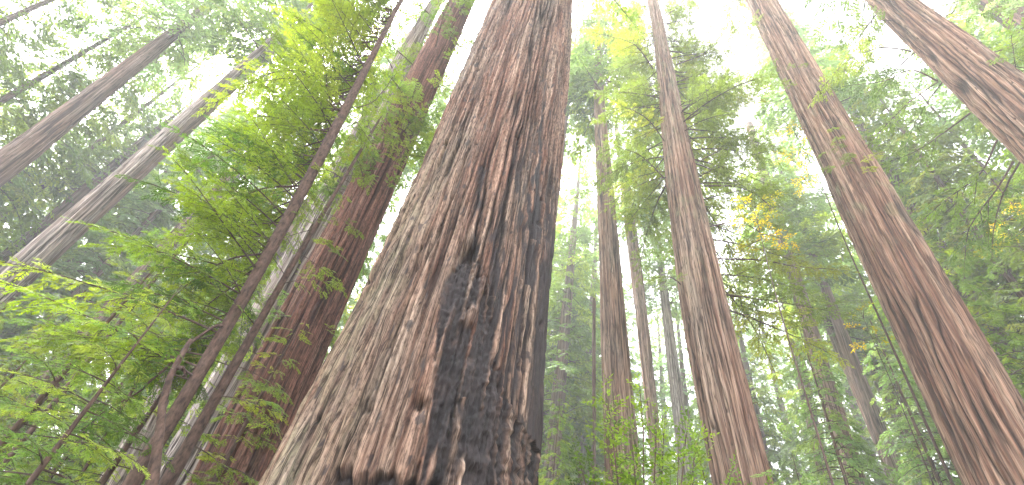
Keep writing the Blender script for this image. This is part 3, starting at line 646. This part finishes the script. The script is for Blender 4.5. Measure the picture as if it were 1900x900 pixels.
for a, D, s, v in [(-58, 60, 1.15, 0), (-63, 57, 1.1, 0), (-68, 66, 1.2, 1), (-54, 62, 1.2, 0), (-51, 70, 1.25, 0), (-43, 72, 1.2, 1)]:
    back_tree('full', v, a, D, s, v + a, *L_L)
for a, D, s, v in [(-10.5, 62, 1.2, 0), (-6.5, 54, 1.1, 1), (8.5, 70, 1.3, 0), (12, 80, 1.35, 1)]:
    back_tree('full', v, a, D, s, v + a, *(L_L if a < 0 else L_R))
back_tree('tall', 1, 9.8, 60, 1.36, 2.0, *L_R); back_tree('tall', 0, 13.5, 72, 1.36, 4.0, *L_R)
back_tree('full', 2, 29.5, 76, 1.15, 1.0, *L_R)
for a, D, s in [(10, 34, .7), (22, 34, .6), (34.5, 25, .36), (39, 28, .75), (46, 35, .9), (54, 32, 1.0), (62, 34, 1.2)]:
    back_tree('young', rng.randint(3), a, D, s, rng.uniform(0, 6.28), *Y_R)

# near leafy saplings at the lower left
def sapling(px, D, H, h0, L, n, pal, seed, label, name='young_hemlock', tm=T_FINE, mat=M_LEAF, spray=.2, twig=.7, step=.15):
    d = ray(px, 900); hd = d[:2] / np.linalg.norm(d[:2]); b = np.array([hd[0] * D, hd[1] * D, 0]); rng = np.random.RandomState(seed)
    t = thing(name, b, label, 'young tree'); le = rng.normal(0, .02, 2)
    axis = lambda h: b + np.array([le[0] * h, le[1] * h, h]); hs = np.linspace(-.3, H, 16)
    v, q = tube_geo(np.array([axis(h) - b for h in hs]), np.linspace(.012 * H, .006, 16), 8)
    part('trunk', raw_mesh('trunk', v, q, [M_STEM]), t)
    f = Foliage(tm, mat, pal, seed); conifer(f, axis, lambda h: .03, h0, H - .1, n, L, L * .25, spray, twig, step, r0=.02, rise=.1, droop=.2, start=.1)
    part('crown', f.build(b), t)
PAL_PALE = [((0.13, 0.22, 0.035), .4), ((0.09, 0.17, 0.03), .35), ((0.19, 0.26, 0.04), .25)]
sapling(60, 9.5, 6.0, 1.2, 1.9, 46, PAL_PALE, 501, 'pale green leafy sapling in the lower left corner')
sapling(190, 12.5, 8.5, 1.5, 2.2, 52, PAL_BRIGHT, 502, 'bright green sapling behind the thinnest leafless pole')
sapling(-60, 13, 9.0, 1.5, 2.3, 50, PAL_PALE, 503, 'yellow green sapling at the left frame edge below the buried trunk')
sapling(395, 13, 8.5, 2.5, 1.3, 36, PAL_OLIVE, 504, 'dull olive sapling in front of the dark reddish redwood foot')
sapling(1040, 20, 8.5, 2, 2.2, 30, PAL_MID, 505, 'drooping young conifer in the gap just right of the giant', spray=.45, twig=1.0, step=.35)
sapling(1500, 17, 8.5, 2, 2.2, 34, PAL_COOL, 506, 'cool blue green sapling in front of the far right cluster', spray=.45, twig=1.0, step=.3)

# broad leaved shrub at the bottom, and yellow maples
def shrub(px, D, H, W, n, pal, seed, label, name='leafy_shrub', cat='shrub', h0=.35, leaf=.24):
    d = ray(px, 900); hd = d[:2] / np.linalg.norm(d[:2]); b = np.array([hd[0] * D, hd[1] * D, 0]); t = thing(name, b, label, cat)
    f = Foliage(T_BROAD, M_BROAD, pal, seed); rng = f.rng
    for i in range(n):
        a = i * 2.4; u = np.linspace(0, 1, 9); w_ = W * math.sqrt((i + .5) / n) * rng.uniform(.7, 1.1); hh = H * rng.uniform(.72, 1.0) * (1 - .25 * (w_ / W) ** 2)
        P = np.stack([math.sin(a) * w_ * u ** 1.6, math.cos(a) * w_ * u ** 1.6, hh * u], -1) + rng.normal(0, .03, (9, 3)) * u[:, None] - [0, 0, .1]
        v, q = tube_geo(P, np.linspace(.028, .006, 9) * (H / 5), 6); part('stem', raw_mesh('stem', v, q, [M_STEM]), t)
        f.branch(P + b, .02, W * .5, leaf, W * .13, h0, wood=False, drop=.2)
    part('foliage', f.build(b, 'foliage'), t)
shrub(1200, 8.0, 6.1, 1.5, 22, PAL_SHRUB, 601, 'glossy green broad leaved shrub at the bottom in front of the pinkish trunk')
shrub(1345, 9.0, 5.7, 1.0, 12, PAL_SHRUB, 602, 'lower broad leaved shrub against the foot of the mossy twigged redwood')
def maple(px, py, D, half, L, n, pal, seed, label, lean=0.0):
    "one thin trunk, a loose crown of broad autumn leaves round the height seen at the given direction"
    d = ray(px, py); q = d / np.linalg.norm(d[:2]); hc = EYE[2] + q[2] * D; hd = q[:2]; rng = np.random.RandomState(seed)
    b = np.array([hd[0] * D, hd[1] * D, 0]); t = thing('maple_tree', b, label, 'tree'); H = hc + half
    hs = np.linspace(-.3, H, 26); wob = np.stack([np.sin(hs * .35 + seed) * .25, np.cos(hs * .27 + seed) * .25, 0 * hs], 1) * (hs / H)[:, None]
    axis = lambda h: b + np.stack([np.interp(h, hs, wob[:, 0]), np.interp(h, hs, wob[:, 1]), np.asarray(h, float)], -1)
    v, q = tube_geo(axis(hs) - b, np.linspace(.0026 * H, .01, 26), 8); part('trunk', raw_mesh('trunk', v, q, [M_STEM]), t)
    f = Foliage(T_BROAD, M_BROAD, pal, seed); conifer(f, axis, lambda h: .05, hc - half, H, n, L, L * .5, .5, L * .4, L * .13, r0=.03, rise=.5, droop=.3, start=.3)
    part('crown', f.build(b), t)
maple(1400, 400, 19.5, 1.6, 1.5, 12, PAL_YELLOW, 603, 'yellow autumn maple between the mossy twigged and the clean tan redwoods')
maple(1490, 275, 26, 2.5, 2.2, 12, PAL_YELLOW, 606, 'yellow autumn maple peeping out beside the upper part of the clean tan redwood')
maple(685, 60, 17, 2.2, 1.8, 14, PAL_YELLOW, 604, 'yellow autumn maple behind the top of the slender dark young tree')
maple(1610, 610, 27, 1.3, 1.3, 6, PAL_YELLOW, 607, 'small orange yellow maple low in front of the far right cluster')
maple(1870, 430, 33, 1.6, 1.6, 7, PAL_YELLOW, 605, 'orange and yellow autumn maple at the right frame edge')
